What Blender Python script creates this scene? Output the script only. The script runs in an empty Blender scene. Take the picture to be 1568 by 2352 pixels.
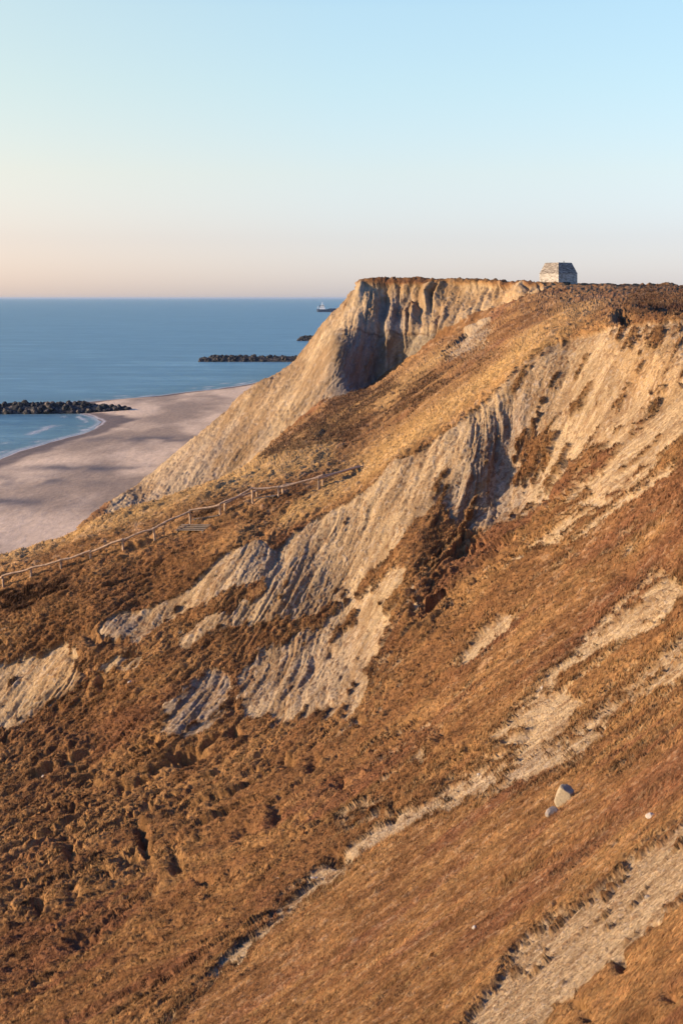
import bpy, math, random
import numpy as np
R = math.radians
rng = np.random.default_rng(7)
random.seed(7)
S = bpy.context.scene

# ------------------------------------------------------------------ camera, sky, sun, exposure
F, UC, VH = 3267.0, 784.0, 684.0       # focal length / principal column / horizon row in a 1568 x 2352 picture
SUN_AZ, SUN_EL = 97.0, 16.5             # degrees left of the view direction (+Y), degrees above the horizon
cam_d = bpy.data.cameras.new('camera')
cam = bpy.data.objects.new('camera', cam_d); S.collection.objects.link(cam)
cam.location = (0, 0, 0); cam.rotation_euler = (R(90), 0, 0)
cam_d.sensor_fit = 'VERTICAL'; cam_d.sensor_height = 36.0; cam_d.sensor_width = 24.0
cam_d.lens = 36.0 * F / 2352.0
cam_d.shift_y = (VH - 1176.0) / 2352.0
cam_d.clip_start = 0.5; cam_d.clip_end = 200000.0
cam_d.dof.use_dof = True; cam_d.dof.focus_distance = 120.0; cam_d.dof.aperture_fstop = 7.0
S.camera = cam

W = bpy.data.worlds.new('World'); S.world = W; W.use_nodes = True
nt = W.node_tree; nt.nodes.clear()
o_ = nt.nodes.new('ShaderNodeOutputWorld'); bg = nt.nodes.new('ShaderNodeBackground')
sky = nt.nodes.new('ShaderNodeTexSky'); sky.sky_type = 'NISHITA'; sky.sun_disc = False
sky.sun_elevation = R(SUN_EL); sky.sun_rotation = R(-SUN_AZ)
sky.altitude = 0; sky.air_density = 1.0; sky.dust_density = 0.6; sky.ozone_density = 2.0
bg.inputs['Strength'].default_value = 0.135
# evening haze tints the low sky pink and cream, most of all towards the sun
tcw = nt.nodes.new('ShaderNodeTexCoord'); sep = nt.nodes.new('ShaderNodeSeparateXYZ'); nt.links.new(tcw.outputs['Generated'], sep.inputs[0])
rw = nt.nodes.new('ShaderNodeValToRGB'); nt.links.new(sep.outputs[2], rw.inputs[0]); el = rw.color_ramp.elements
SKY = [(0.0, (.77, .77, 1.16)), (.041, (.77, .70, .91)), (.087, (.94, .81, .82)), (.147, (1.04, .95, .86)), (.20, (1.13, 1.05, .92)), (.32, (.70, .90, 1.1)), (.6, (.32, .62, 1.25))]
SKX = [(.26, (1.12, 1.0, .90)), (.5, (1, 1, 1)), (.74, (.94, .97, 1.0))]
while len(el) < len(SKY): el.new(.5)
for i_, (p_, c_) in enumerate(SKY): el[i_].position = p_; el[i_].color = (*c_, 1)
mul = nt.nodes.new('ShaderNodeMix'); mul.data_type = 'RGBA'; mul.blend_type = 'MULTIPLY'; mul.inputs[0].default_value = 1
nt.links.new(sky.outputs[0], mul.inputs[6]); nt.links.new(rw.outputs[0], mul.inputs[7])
hx_ = nt.nodes.new('ShaderNodeMath'); hx_.operation = 'ADD'; hx_.inputs[1].default_value = .5; nt.links.new(sep.outputs[0], hx_.inputs[0])
rx = nt.nodes.new('ShaderNodeValToRGB'); nt.links.new(hx_.outputs[0], rx.inputs[0]); el = rx.color_ramp.elements
while len(el) < len(SKX): el.new(.5)
for i_, (p_, c_) in enumerate(SKX): el[i_].position = p_; el[i_].color = (*c_, 1)
mul2 = nt.nodes.new('ShaderNodeMix'); mul2.data_type = 'RGBA'; mul2.blend_type = 'MULTIPLY'; mul2.inputs[0].default_value = 1
nt.links.new(mul.outputs[2], mul2.inputs[6]); nt.links.new(rx.outputs[0], mul2.inputs[7])
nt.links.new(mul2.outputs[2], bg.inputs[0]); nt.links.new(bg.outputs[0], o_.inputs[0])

sun_d = bpy.data.lights.new('sun', 'SUN'); sun_d.energy = 5.0; sun_d.angle = R(0.5); sun_d.color = (1.0, 0.71, 0.43)
sun = bpy.data.objects.new('sun', sun_d); S.collection.objects.link(sun)
_a = R(SUN_AZ); _e = R(SUN_EL)
from mathutils import Vector, Matrix
sdir = Vector((-math.sin(_a)*math.cos(_e), math.cos(_a)*math.cos(_e), math.sin(_e)))
sun.rotation_euler = sdir.to_track_quat('Z', 'Y').to_euler(); sun.location = sdir*200
S.view_settings.view_transform = 'Standard'; S.view_settings.look = 'None'
S.view_settings.exposure = 0.95; S.view_settings.gamma = 1.0

# ------------------------------------------------------------------ helpers
def tag(o, label=None, cat=None, group=None, kind=None):
    if label: o['label'] = label
    if cat: o['category'] = cat
    if group: o['group'] = group
    if kind: o['kind'] = kind
    return o
def mesh_obj(name, verts, faces, mat=None, parent=None, smooth=False):
    me = bpy.data.meshes.new(name); me.from_pydata([tuple(map(float, v)) for v in verts], [], [tuple(f) for f in faces]); me.update()
    if smooth: me.polygons.foreach_set('use_smooth', [True]*len(me.polygons))
    o = bpy.data.objects.new(name, me); S.collection.objects.link(o)
    if mat: me.materials.append(mat)
    if parent: o.parent = parent
    return o
def np_mesh(name, co, faces, mat, smooth=True, col=None, parent=None):
    n = faces.shape[1]; me = bpy.data.meshes.new(name)
    me.vertices.add(len(co)); me.vertices.foreach_set('co', np.ascontiguousarray(co, dtype=np.float32).ravel())
    me.loops.add(faces.size); me.loops.foreach_set('vertex_index', np.ascontiguousarray(faces, dtype=np.int32).ravel())
    me.polygons.add(len(faces)); me.polygons.foreach_set('loop_start', np.arange(0, faces.size, n, dtype=np.int32))
    try: me.polygons.foreach_set('loop_total', np.full(len(faces), n, dtype=np.int32))
    except Exception: pass
    me.polygons.foreach_set('use_smooth', np.full(len(faces), smooth, dtype=bool))
    me.update()
    if col is not None:
        for nm, c in col.items():
            a = me.color_attributes.new(nm, 'FLOAT_COLOR', 'POINT')
            c4 = np.ones((len(co), 4), np.float32); c4[:, :3] = c; a.data.foreach_set('color', c4.ravel())
    me.materials.append(mat)
    o = bpy.data.objects.new(name, me); S.collection.objects.link(o)
    if parent: o.parent = parent
    return o
def empty(name, loc, rz=0):
    o = bpy.data.objects.new(name, None); S.collection.objects.link(o); o.location = loc; o.rotation_euler = (0, 0, rz); o.empty_display_size = .3
    return o
class MB:
    def __init__(s): s.v = []; s.f = []
    def add(s, vs, fs):
        b = len(s.v); s.v += [tuple(v) for v in vs]; s.f += [tuple(i+b for i in f) for f in fs]
    def box(s, x0, x1, y0, y1, z0, z1):
        s.add([(x0,y0,z0),(x1,y0,z0),(x1,y1,z0),(x0,y1,z0),(x0,y0,z1),(x1,y0,z1),(x1,y1,z1),(x0,y1,z1)],
              [(0,3,2,1),(4,5,6,7),(0,1,5,4),(1,2,6,5),(2,3,7,6),(3,0,4,7)])
    def tube(s, pts, rad, n=7):
        pts = [Vector(p) for p in pts]; rs = rad if isinstance(rad, (list, tuple)) else [rad]*len(pts)
        vs = []; fs = []
        for i, p in enumerate(pts):
            d = (pts[min(i+1, len(pts)-1)] - pts[max(i-1, 0)]).normalized()
            u = d.cross(Vector((0,0,1)) if abs(d.z) < .9 else Vector((1,0,0))).normalized(); w = d.cross(u)
            for k in range(n):
                t = 2*math.pi*k/n; vs.append(p + (u*math.cos(t) + w*math.sin(t))*rs[i])
        for i in range(len(pts)-1):
            for k in range(n):
                fs.append((i*n+k, i*n+(k+1) % n, (i+1)*n+(k+1) % n, (i+1)*n+k))
        fs.append(tuple(range(n))[::-1]); fs.append(tuple((len(pts)-1)*n+k for k in range(n)))
        s.add(vs, fs)
    def build(s, name, mat, parent=None, smooth=False): return mesh_obj(name, s.v, s.f, mat, parent, smooth)

def nodes_mat(name):
    m = bpy.data.materials.new(name); m.use_nodes = True
    t = m.node_tree; b = t.nodes['Principled BSDF']; b.inputs['Roughness'].default_value = .9
    b.inputs['Specular IOR Level'].default_value = .15
    return m, t, b
def N(t, typ, **kw):
    n = t.nodes.new(typ)
    for k, v in kw.items():
        if hasattr(n, k): setattr(n, k, v)
        else: n.inputs[k.replace('_', ' ')].default_value = v
    return n
def ramp(t, stops):
    r = t.nodes.new('ShaderNodeValToRGB'); e = r.color_ramp.elements
    while len(e) < len(stops): e.new(.5)
    for i, (p, c) in enumerate(stops): e[i].position = p; e[i].color = (*c, 1) if len(c) == 3 else c
    return r

# ------------------------------------------------------------------ numpy noise
_T = rng.random((64, 64, 64)).astype(np.float32)*2 - 1
_RM = np.array(Matrix.Rotation(.7, 3, 'X') @ Matrix.Rotation(1.1, 3, 'Y') @ Matrix.Rotation(.4, 3, 'Z'), dtype=np.float32)
def noise(p, s=1.0, off=0.0):
    q = (p @ _RM)*np.float32(1.0/s) + np.float32(off); i = np.floor(q).astype(np.int32); f = q - i; f = f*f*(3-2*f); i &= 63; j = (i+1) & 63
    x0, y0, z0 = i[..., 0], i[..., 1], i[..., 2]; x1, y1, z1 = j[..., 0], j[..., 1], j[..., 2]
    fx, fy, fz = f[..., 0], f[..., 1], f[..., 2]
    a = _T[x0, y0, z0]*(1-fx) + _T[x1, y0, z0]*fx; b = _T[x0, y1, z0]*(1-fx) + _T[x1, y1, z0]*fx
    c = _T[x0, y0, z1]*(1-fx) + _T[x1, y0, z1]*fx; d = _T[x0, y1, z1]*(1-fx) + _T[x1, y1, z1]*fx
    a = a*(1-fy) + b*fy; c = c*(1-fy) + d*fy
    return a*(1-fz) + c*fz
def fbm(p, s, o=3, off=0.0, g=.5):
    r = 0; a = 1.0; t = 0
    for k in range(o):
        r = r + a*noise(p, s/2**k, off + 7.3*k); t += a; a *= g
    return r/t*1.4
def smear(p, d, s, L, n=7, off=0.0):
    r = 0
    for t in np.linspace(-L, L, n): r = r + noise(p + d*np.float32(t), s, off)
    return r/np.sqrt(n)*1.3
def sst(a, b, x):
    t = np.clip((x-a)/(b-a), 0, 1); return t*t*(3-2*t)
def pchip(x, y, xq):
    """x (n,), y (n, m) -> (len(xq), m) monotone cubic"""
    x = np.asarray(x, float); y = np.asarray(y, float); 
    if y.ndim == 1: y = y[:, None]
    h = np.diff(x)[:, None]; dl = np.diff(y, axis=0)/h; n = len(x)
    m = np.zeros_like(y)
    if n > 2:
        w1 = 2*h[1:] + h[:-1]; w2 = h[1:] + 2*h[:-1]
        same = dl[:-1]*dl[1:] > 0
        with np.errstate(all='ignore'):
            hm = (w1+w2)/(w1/np.where(same, dl[:-1], 1) + w2/np.where(same, dl[1:], 1))
        m[1:-1] = np.where(same, hm, 0)
    m[0] = dl[0]; m[-1] = dl[-1]
    k = np.clip(np.searchsorted(x, xq) - 1, 0, n-2); t = ((xq - x[k])/(x[k+1]-x[k]))[:, None]; hh = h[k]
    return (y[k]*(2*t**3-3*t**2+1) + m[k]*hh*(t**3-2*t**2+t) + y[k+1]*(-2*t**3+3*t**2) + m[k+1]*hh*(t**3-t**2))

# ------------------------------------------------------------------ landform: survey lines lofted into one ground surface
# each line: (column, row or ('z', height), distance). row -> height = (VH-row)/F*distance
def zz(z): return ('z', z)
LINES = [
 [(-700, zz(-4.6), 3), (784, zz(-4), 3), (2300, zz(-3.4), 3)],
 [(-700, zz(-10.5), 10), (784, zz(-8.6), 10), (1568, zz(-7.0), 10), (2300, zz(-5.2), 10)],
 [(-700, zz(-16.5), 18), (0, zz(-14.2), 18), (784, zz(-11.8), 18), (1568, 2330, 18), (2300, zz(-5.4), 18)],
 [(-700, zz(-23), 30), (0, zz(-19.5), 30), (784, 2350, 30), (1568, 1790, 30), (2300, zz(-4), 30)],
 [(-700, zz(-30), 45), (0, 2510, 45), (784, 2100, 45), (1568, 1545, 45), (2300, zz(-2.5), 45)],
 [(-700, zz(-35), 62), (0, 2290, 62), (784, 1895, 62), (1200, 1600, 62), (1568, 1290, 62), (1800, 960, 62), (2300, zz(-.5), 62)],
 [(-700, zz(-38), 84), (0, 1955, 84), (400, 1830, 84), (784, 1640, 84), (1000, 1490, 83), (1200, 1320, 83), (1400, 1140, 82), (1568, 990, 80), (1750, 770, 80), (2300, zz(0), 80)],
 [(-700, zz(-38.5), 98), (0, 1700, 98), (190, 1650, 98), (400, 1530, 97), (600, 1490, 97), (784, 1440, 97), (950, 1290, 95), (1010, 1245, 97.5), (1100, 1210, 98.8), (1200, 1150, 99), (1300, 1060, 97), (1400, 980, 93), (1568, 860, 89), (1750, 725, 88), (2300, zz(1), 88)],
 [(-700, zz(-37), 102), (0, 1625, 101), (210, 1500, 101), (400, 1440, 101.5), (530, 1340, 102), (620, 1335, 101.5), (784, 1275, 102.5), (900, 1190, 103), (1000, 1110, 103), (1078, 1060, 102.4), (1135, 1050, 103.9), (1200, 990, 104.8), (1300, 925, 104), (1400, 860, 99), (1568, 790, 94), (1750, 712, 94), (2300, zz(1.5), 94)],
 [(-700, zz(-35), 106), (0, 1560, 104), (150, 1490, 104), (210, 1450, 104), (340, 1395, 105), (430, 1330, 105.5), (500, 1280, 106), (560, 1256, 106), (625, 1262, 105.5), (700, 1215, 107), (784, 1165, 108), (900, 1068, 109), (1000, 1003, 109), (1050, 970, 109), (1118, 925, 108.9), (1160, 880, 109.9), (1200, 840, 110.6), (1260, 790, 111.5), (1320, 770, 111), (1420, 745, 106), (1568, 730, 99), (1750, 705, 99), (2300, zz(1.5), 99)],
 [(-700, zz(-34), 113), (0, 1350, 112), (210, 1284, 112), (437, 1207, 113), (580, 1160, 114), (731, 1122, 116), (833, 1082, 118), (1000, 960, 120), (1120, 875, 122), (1200, 805, 124), (1320, 742, 124), (1420, 718, 120), (1568, 713, 112), (1750, 690, 112), (2300, zz(1.8), 112)],
 [(-700, zz(-34.5), 122), (0, 1287, 120), (130, 1252, 121), (230, 1207, 122), (330, 1174, 123), (450, 1130, 124), (560, 1097, 126), (680, 1062, 129), (784, 1040, 133), (900, 975, 138), (1000, 903, 142), (1120, 820, 146), (1200, 765, 148), (1320, 715, 150), (1420, 700, 148), (1568, 695, 140), (1750, 680, 140), (2300, zz(2), 140)],
 [(-700, zz(-39), 155), (0, zz(-35), 152), (130, zz(-33.5), 155), (330, zz(-30), 160), (450, zz(-26), 168), (560, zz(-21.5), 176), (620, 1046, 176), (700, 1003, 176), (784, 968, 178), (900, 900, 185), (1000, 842, 188), (1120, 765, 190), (1200, 718, 190), (1320, 690, 190), (1568, 680, 185), (2300, zz(2.2), 185)],
 [(-700, zz(-41.5), 240), (60, zz(-41), 240), (150, zz(-40), 238), (200, 1204, 242), (230, 1190, 246), (280, 1180, 250), (330, 1175, 255), (450, 1137, 256), (560, 1091, 257), (600, 1048, 257), (700, 968, 258), (784, 908, 259), (840, 900, 266), (900, 862, 270), (1000, 800, 262), (1120, 732, 252), (1240, 674, 245), (1320, 668, 242), (1568, 667, 235), (2300, zz(2.3), 235)],
 [(-700, zz(-41.6), 262), (150, zz(-40.5), 242), (200, 1203, 244), (230, 1186, 249), (285, 1163, 258), (340, 1140, 266), (450, 1075, 268), (520, 1040, 267), (600, 985, 267), (700, 905, 267), (740, 862, 267), (784, 795, 269), (835, 790, 272), (880, 775, 274.5), (950, 750, 273.5), (1050, 725, 269), (1150, 690, 263), (1240, 666, 252), (1568, 665, 252), (2300, zz(2.4), 252)],
 [(-700, zz(-41.7), 275), (150, zz(-41), 246), (200, 1202, 246), (230, 1182, 252), (285, 1152, 264), (340, 1117, 275), (450, 1035, 279), (520, 985, 279), (600, 922, 279), (700, 845, 280), (740, 800, 279), (784, 748, 280), (825, 712, 281), (855, 680, 285), (885, 690, 286), (920, 690, 285.3), (950, 690, 284), (1050, 680, 279), (1150, 668, 269), (1240, 660, 256), (1568, 664, 262), (2300, zz(2.5), 262)],
 [(-700, zz(-41.8), 290), (150, zz(-41.5), 250), (200, 1201, 248), (230, 1178, 255), (285, 1140, 269), (340, 1100, 284), (430, 1022, 287), (460, 1000, 288), (520, 950, 289), (560, 907, 290), (600, 880, 290), (640, 860, 291), (680, 830, 292), (715, 785, 293), (750, 740, 294), (790, 700, 295), (815, 668, 295), (828, 650, 296), (880, 644, 293), (950, 645, 289), (1050, 647, 284), (1150, 651, 275), (1240, 656, 260), (1330, 658, 266), (1450, 660, 270), (1500, 659, 272), (1540, 658, 272), (1568, 664, 274), (2300, zz(2.6), 274)],
 [(-700, zz(-42), 320), (300, zz(-42), 312), (450, zz(-38), 312), (600, zz(-27), 314), (700, zz(-19), 315), (784, zz(-9), 316), (830, zz(-1.5), 316), (880, zz(2.6), 316), (1240, zz(2.0), 300), (1568, zz(1.4), 310), (2300, zz(2.6), 310)],
 [(-700, zz(-42.5), 420), (450, zz(-42.5), 420), (700, zz(-36), 420), (784, zz(-22), 420), (900, zz(0), 420), (1000, zz(2), 420), (2300, zz(2.0), 420)],
 [(-700, zz(-45), 900), (650, zz(-45), 900), (720, zz(-40), 900), (850, zz(-5), 900), (930, zz(1), 900), (2300, zz(2), 900)],
]
us = np.concatenate([784 - np.geomspace(9000, 1500, 45), np.arange(-700, -24, 9.0), np.arange(-24, 1592, 1.6), np.arange(1592, 2301, 9.0), 784 + np.geomspace(1530, 9000, 45)])
NC = len(us); K = len(LINES)
Yk = np.zeros((K, NC)); Zk = np.zeros((K, NC))
for k, L in enumerate(LINES):
    lu = np.array([p[0] for p in L], float); ly = np.array([p[2] for p in L], float)
    lz = np.array([p[1][1] if isinstance(p[1], tuple) else (VH - p[1])/F*p[2] for p in L])
    q = pchip(lu, np.stack([lz/ly, np.log(ly)], 1), np.clip(us, lu[0], lu[-1]))
    Yk[k] = np.exp(q[:, 1]); Zk[k] = q[:, 0]*Yk[k] + np.clip(us - 2300, 0, 9000)/F*np.minimum(Yk[k], 12)*.12 - np.clip(-700 - us, 0, 9000)/F*np.minimum(Yk[k], 12)*.3
for k in range(1, K): Yk[k] = np.maximum(Yk[k], Yk[k-1] + 1.2)
NF = 40
tq = np.linspace(0, K-1, (K-1)*NF+1)
Pq = pchip(np.arange(K), np.concatenate([np.log(Yk), Zk], 1), tq)
Yd = np.exp(Pq[:, :NC]); Zd = Pq[:, NC:]
NR = 1280
vd = VH - Zd/Yd*F
vis = vd <= np.minimum.accumulate(vd, axis=0) + 3
inf = (vd[1:] < 2400)
dv = np.abs(np.diff(vd, axis=0)); dy = np.diff(np.log(Yd), axis=0)
infw = .05 + .95/(1 + np.exp(np.clip((vd[1:] - 2440)/40, -30, 30)))
w = infw*np.where(vis[1:], 1.0, .15)*dv + 40*dy*.5 + .02
kb = 14; wp = np.pad(w, [(0, 0), (kb+1, kb)], mode='edge')
for _ in range(2): cw = np.cumsum(np.pad(w, [(0, 0), (kb+1, kb)], mode='edge'), axis=1); w = (cw[:, 2*kb+1:] - cw[:, :-2*kb-1])/(2*kb+1)
cs = np.concatenate([np.zeros((1, NC)), np.cumsum(w, 0)]); cs /= cs[-1]
Y = np.zeros((NR, NC)); Z = np.zeros((NR, NC)); sq = np.linspace(0, 1, NR)
for c in range(NC):
    t = np.interp(sq, cs[:, c], tq); Y[:, c] = np.interp(t, tq, Yd[:, c]); Z[:, c] = np.interp(t, tq, Zd[:, c])
A = (us - UC)/F
P = np.stack([A[None, :]*Y, Y, Z], -1)
def grid_normals(P):
    du = np.gradient(P, axis=1); dr = np.gradient(P, axis=0)
    n = np.cross(du, dr); n /= np.linalg.norm(n, axis=-1, keepdims=True) + 1e-9
    return n
Nb = grid_normals(P)
# smooth base normals a little
for _ in range(3):
    Nb[1:-1, 1:-1] = (Nb[1:-1, 1:-1]*2 + Nb[:-2, 1:-1] + Nb[2:, 1:-1] + Nb[1:-1, :-2] + Nb[1:-1, 2:])/6
Nb /= np.linalg.norm(Nb, axis=-1, keepdims=True)
DS = np.stack([Nb[..., 0]*Nb[..., 2], Nb[..., 1]*Nb[..., 2], -(Nb[..., 0]**2 + Nb[..., 1]**2)], -1)   # downslope tangent
DS /= np.linalg.norm(DS, axis=-1, keepdims=True) + 1e-6
P = P.astype(np.float32); Nb = Nb.astype(np.float32); DS = DS.astype(np.float32)
U_ = np.broadcast_to(us[None, :], Y.shape); V_ = VH - Z/Y*F

# ------------------------------------------------------------------ where sand is bare, where shrubs stand ... (plan of the ground cover)
GW, GH = 1700, 2420
class Cover:
    def __init__(s, base=0.0): s.a = np.full((GH//2, GW//2), base, np.float32)
    def poly(s, pts, val=1.0):
        pts = np.array(pts, float); x = (pts[:, 0] + 60)/2; y = pts[:, 1]/2
        x0, x1 = max(int(x.min())-1, 0), min(int(x.max())+2, GW//2); y0, y1 = max(int(y.min())-1, 0), min(int(y.max())+2, GH//2)
        gx, gy = np.meshgrid(np.arange(x0, x1)+.5, np.arange(y0, y1)+.5); ins = np.zeros(gx.shape, bool); n = len(x)
        for i in range(n):
            xa, ya, xb, yb = x[i], y[i], x[(i+1) % n], y[(i+1) % n]
            if ya == yb: continue
            c = ((ya > gy) != (yb > gy)) & (gx < (xb-xa)*(gy-ya)/(yb-ya) + xa); ins ^= c
        s.a[y0:y1, x0:x1][ins] = val
    def blob(s, u, v, ru, rv, ang=0, val=1.0, add=False):
        gy, gx = np.mgrid[0:GH//2, 0:GW//2]; x = gx*2 - 60 - u; y = gy*2 - v; c, n = math.cos(R(ang)), math.sin(R(ang))
        X = x*c - y*n; Y_ = x*n + y*c; g = np.exp(-((X/ru)**2 + (Y_/rv)**2))
        s.a = np.maximum(s.a, g*val) if not add else s.a + g*val
    def blur(s, r):
        for _ in range(2):
            for ax in (0, 1):
                k = np.cumsum(np.pad(s.a, [(r+1, r) if a == ax else (0, 0) for a in (0, 1)], mode='edge'), axis=ax)
                s.a = ((k[2*r+1:] - k[:-2*r-1]) if ax == 0 else (k[:, 2*r+1:] - k[:, :-2*r-1]))/(2*r+1)
        return s
    def at(s, u, v):
        x = np.clip((u+60)/2 - .5, 0, GW//2-1.01); y = np.clip(v/2 - .5, 0, GH//2-1.01)
        i = x.astype(int); j = y.astype(int); fx = x-i; fy = y-j; a = s.a
        return (a[j, i]*(1-fx) + a[j, i+1]*fx)*(1-fy) + (a[j+1, i]*(1-fx) + a[j+1, i+1]*fx)*fy

far = Cover(0)
far.poly([(830, 650), (790, 690), (600, 870), (330, 1090), (240, 1180), (250, 1200), (330, 1178), (420, 1134), (560, 1088), (600, 1045), (650, 1000), (700, 960), (740, 925), (840, 898), (870, 868), (900, 845), (960, 812), (1010, 768), (1100, 722), (1180, 698), (1250, 672), (1245, 662), (1150, 657), (1050, 653), (950, 651), (850, 652)], 1)
far.poly([(1150, 770), (1180, 730), (1250, 690), (1290, 680), (1260, 720), (1200, 765)], .55)
near = Cover(0)
patch = [(1010, 840), (1030, 800), (1090, 750), (1130, 733), (1137, 760), (1125, 790), (1080, 825), (1020, 845)]
far.poly(patch, 1); near.poly(patch, 1)
near.poly([(1130, 1200), (1300, 1150), (1568, 1020), (1700, 1000), (1700, 1300), (1568, 1400), (1300, 1640), (1000, 1900), (780, 2040), (700, 2000), (900, 1800), (820, 1700), (600, 1680), (560, 1640), (880, 1600), (960, 1400)], .24)
near.poly([(1150, 1200), (1300, 1160), (1500, 1060), (1568, 1100), (1300, 1280), (1200, 1290)], .44)
near.poly([(900, 1700), (1200, 1680), (1500, 1500), (1700, 1420), (1700, 1680), (1400, 1780), (1100, 1870), (840, 1960), (700, 2030), (760, 1950)], .36)
near.poly([(560, 1650), (540, 1480), (700, 1430), (950, 1280), (1000, 1330), (960, 1500), (860, 1640), (900, 1750), (700, 1720)], .36)
near.poly([(1250, 2120), (1000, 2352), (560, 2352), (1050, 2090), (1568, 1780), (1700, 1760), (1568, 1900)], .25)
near.poly([(1140, 905), (1200, 845), (1260, 795), (1330, 775), (1420, 752), (1500, 742), (1700, 735), (1700, 960), (1568, 1030), (1480, 1105), (1370, 1155), (1300, 1150), (1240, 1165), (1150, 1215), (1100, 1225), (1030, 1215), (1020, 1150), (1085, 1050), (1112, 960), (1120, 925)], .86)
near.poly([(1200, 985), (1330, 1010), (1420, 1040), (1400, 1110), (1300, 1145), (1200, 1165), (1170, 1080)], .53)
near.poly([(1400, 760), (1500, 750), (1568, 770), (1530, 800), (1420, 800)], .64)
near.poly([(1120, 925), (1112, 960), (1085, 1050), (1010, 1150), (940, 1235), (900, 1290), (840, 1335), (790, 1395), (760, 1400), (700, 1425), (600, 1440), (520, 1450), (430, 1500), (400, 1490), (420, 1450), (480, 1410), (540, 1400), (560, 1340), (520, 1350), (480, 1390), (390, 1430), (310, 1482), (250, 1475), (225, 1450), (262, 1415), (345, 1405), (440, 1350), (500, 1292), (530, 1270), (600, 1250), (625, 1272), (720, 1205), (800, 1165), (870, 1110), (900, 1075), (960, 1045), (1050, 980)], 1)
near.poly([(540, 1605), (550, 1560), (600, 1500), (700, 1455), (800, 1405), (880, 1350), (930, 1310), (940, 1330), (880, 1400), (900, 1440), (880, 1500), (860, 1560), (820, 1625), (760, 1655), (650, 1655), (560, 1645)], 1)
near.poly([(560, 1375), (565, 1345), (620, 1335), (610, 1370), (580, 1390)], .1)
near.poly([(700, 1480), (760, 1440), (850, 1400), (870, 1410), (780, 1470), (720, 1520)], .5)
near.poly([(355, 1650), (400, 1600), (440, 1570), (500, 1520), (530, 1560), (530, 1630), (480, 1680), (420, 1702), (368, 1690)], 1)
near.poly([(1040, 1530), (1070, 1480), (1120, 1440), (1165, 1402), (1175, 1430), (1150, 1462), (1100, 1500), (1060, 1535)], .9)
near.poly([(-60, 1560), (60, 1505), (150, 1472), (185, 1490), (175, 1530), (215, 1560), (190, 1590), (130, 1620), (60, 1670), (-60, 1720)], .85)
near.poly([(230, 1520), (320, 1500), (350, 1515), (300, 1545), (230, 1550)], .7)
near.poly([(1500, 1310), (1568, 1330), (1568, 1400), (1500, 1450), (1400, 1500), (1300, 1560), (1240, 1620), (1190, 1690), (1160, 1725), (1130, 1700), (1180, 1640), (1260, 1560), (1380, 1430), (1450, 1380)], .8)
near.poly([(1700, 1380), (1700, 1480), (1568, 1570), (1450, 1640), (1380, 1700), (1330, 1765), (1200, 1805), (1050, 1865), (950, 1905), (830, 1975), (760, 2025), (650, 2100), (560, 2180), (520, 2190), (640, 2075), (720, 2000), (830, 1930), (900, 1895), (1000, 1840), (1100, 1775), (1230, 1730), (1330, 1640), (1450, 1530), (1568, 1440)], .78)
near.poly([(1180, 1730), (1240, 1640), (1290, 1590), (1330, 1600), (1280, 1680), (1200, 1760)], 1)
near.poly([(740, 1890), (800, 1840), (880, 1820), (905, 1850), (860, 1890), (780, 1912), (715, 1925)], .75)
near.poly([(930, 1742), (980, 1712), (1000, 1728), (960, 1762)], .9)
near.poly([(340, 2380), (430, 2290), (520, 2190), (640, 2085), (760, 1995), (830, 1945), (850, 1975), (770, 2040), (660, 2120), (580, 2190), (480, 2290), (400, 2380)], .85)
near.poly([(860, 1960), (1000, 1880), (1100, 1830), (1140, 1800), (1100, 1790), (960, 1860), (850, 1930)], .95)
near.poly([(1000, 2420), (1130, 2270), (1170, 2190), (1260, 2110), (1380, 2040), (1480, 1950), (1568, 1890), (1700, 1790), (1700, 1990), (1568, 2078), (1480, 2160), (1400, 2225), (1300, 2300), (1200, 2420)], .92)
near.poly([(1568, 1650), (1568, 1700), (1420, 1790), (1400, 1770)], .6)
near.poly([(1130, 2040), (1250, 1960), (1350, 1900), (1500, 1800), (1568, 1780), (1450, 1880), (1300, 1980), (1150, 2060)], .45)
near.poly([(820, 2352), (900, 2250), (1000, 2180), (1080, 2110), (1030, 2190), (940, 2280), (860, 2352)], .42)
near.poly([(380, 2352), (480, 2240), (560, 2190), (540, 2240), (440, 2330)], .5)
crisp = Cover(0); crisp.a = near.a.copy(); near.a = np.where(near.a > .5, .5 + (near.a - .5)*.86, near.a).astype(np.float32); far.blur(2); near.blur(6)
clay = Cover(0)      # grey clay beds
clay.poly([(880, 660), (840, 720), (750, 860), (700, 960), (840, 905), (900, 830), (930, 760), (960, 700)], .8)
clay.poly([(340, 1120), (440, 1020), (560, 960), (640, 990), (560, 1090), (420, 1140), (300, 1180)], .6)
clay.poly(patch, .7); clay.poly([(355, 1650), (440, 1565), (510, 1510), (540, 1560), (530, 1640), (420, 1702)], .9)
clay.poly([(1090, 1050), (1150, 930), (1210, 880), (1230, 1000), (1200, 1200), (1050, 1250), (1010, 1150)], .7)
clay.poly([(560, 1560), (700, 1460), (880, 1440), (820, 1620), (600, 1650)], .3)
clay.poly([(850, 1920), (1100, 1790), (1300, 1700), (1250, 1760), (1000, 1860), (700, 2050)], .6)
clay.poly([(220, 1440), (280, 1410), (330, 1420), (300, 1480), (240, 1480)], .8)
clay.poly([(450, 1380), (560, 1270), (640, 1275), (700, 1260), (600, 1400)], .35)
clay.blur(9)
hum = Cover(.55)     # how hummocky the turf is
hum.poly([(-60, 1700), (300, 1560), (360, 1700), (560, 1660), (820, 1650), (900, 1480), (960, 1260), (1010, 1240), (1240, 1290), (1190, 1400), (950, 1640), (1130, 1700), (1000, 1860), (700, 2040), (380, 2352), (-60, 2420)], 1.0)
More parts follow.
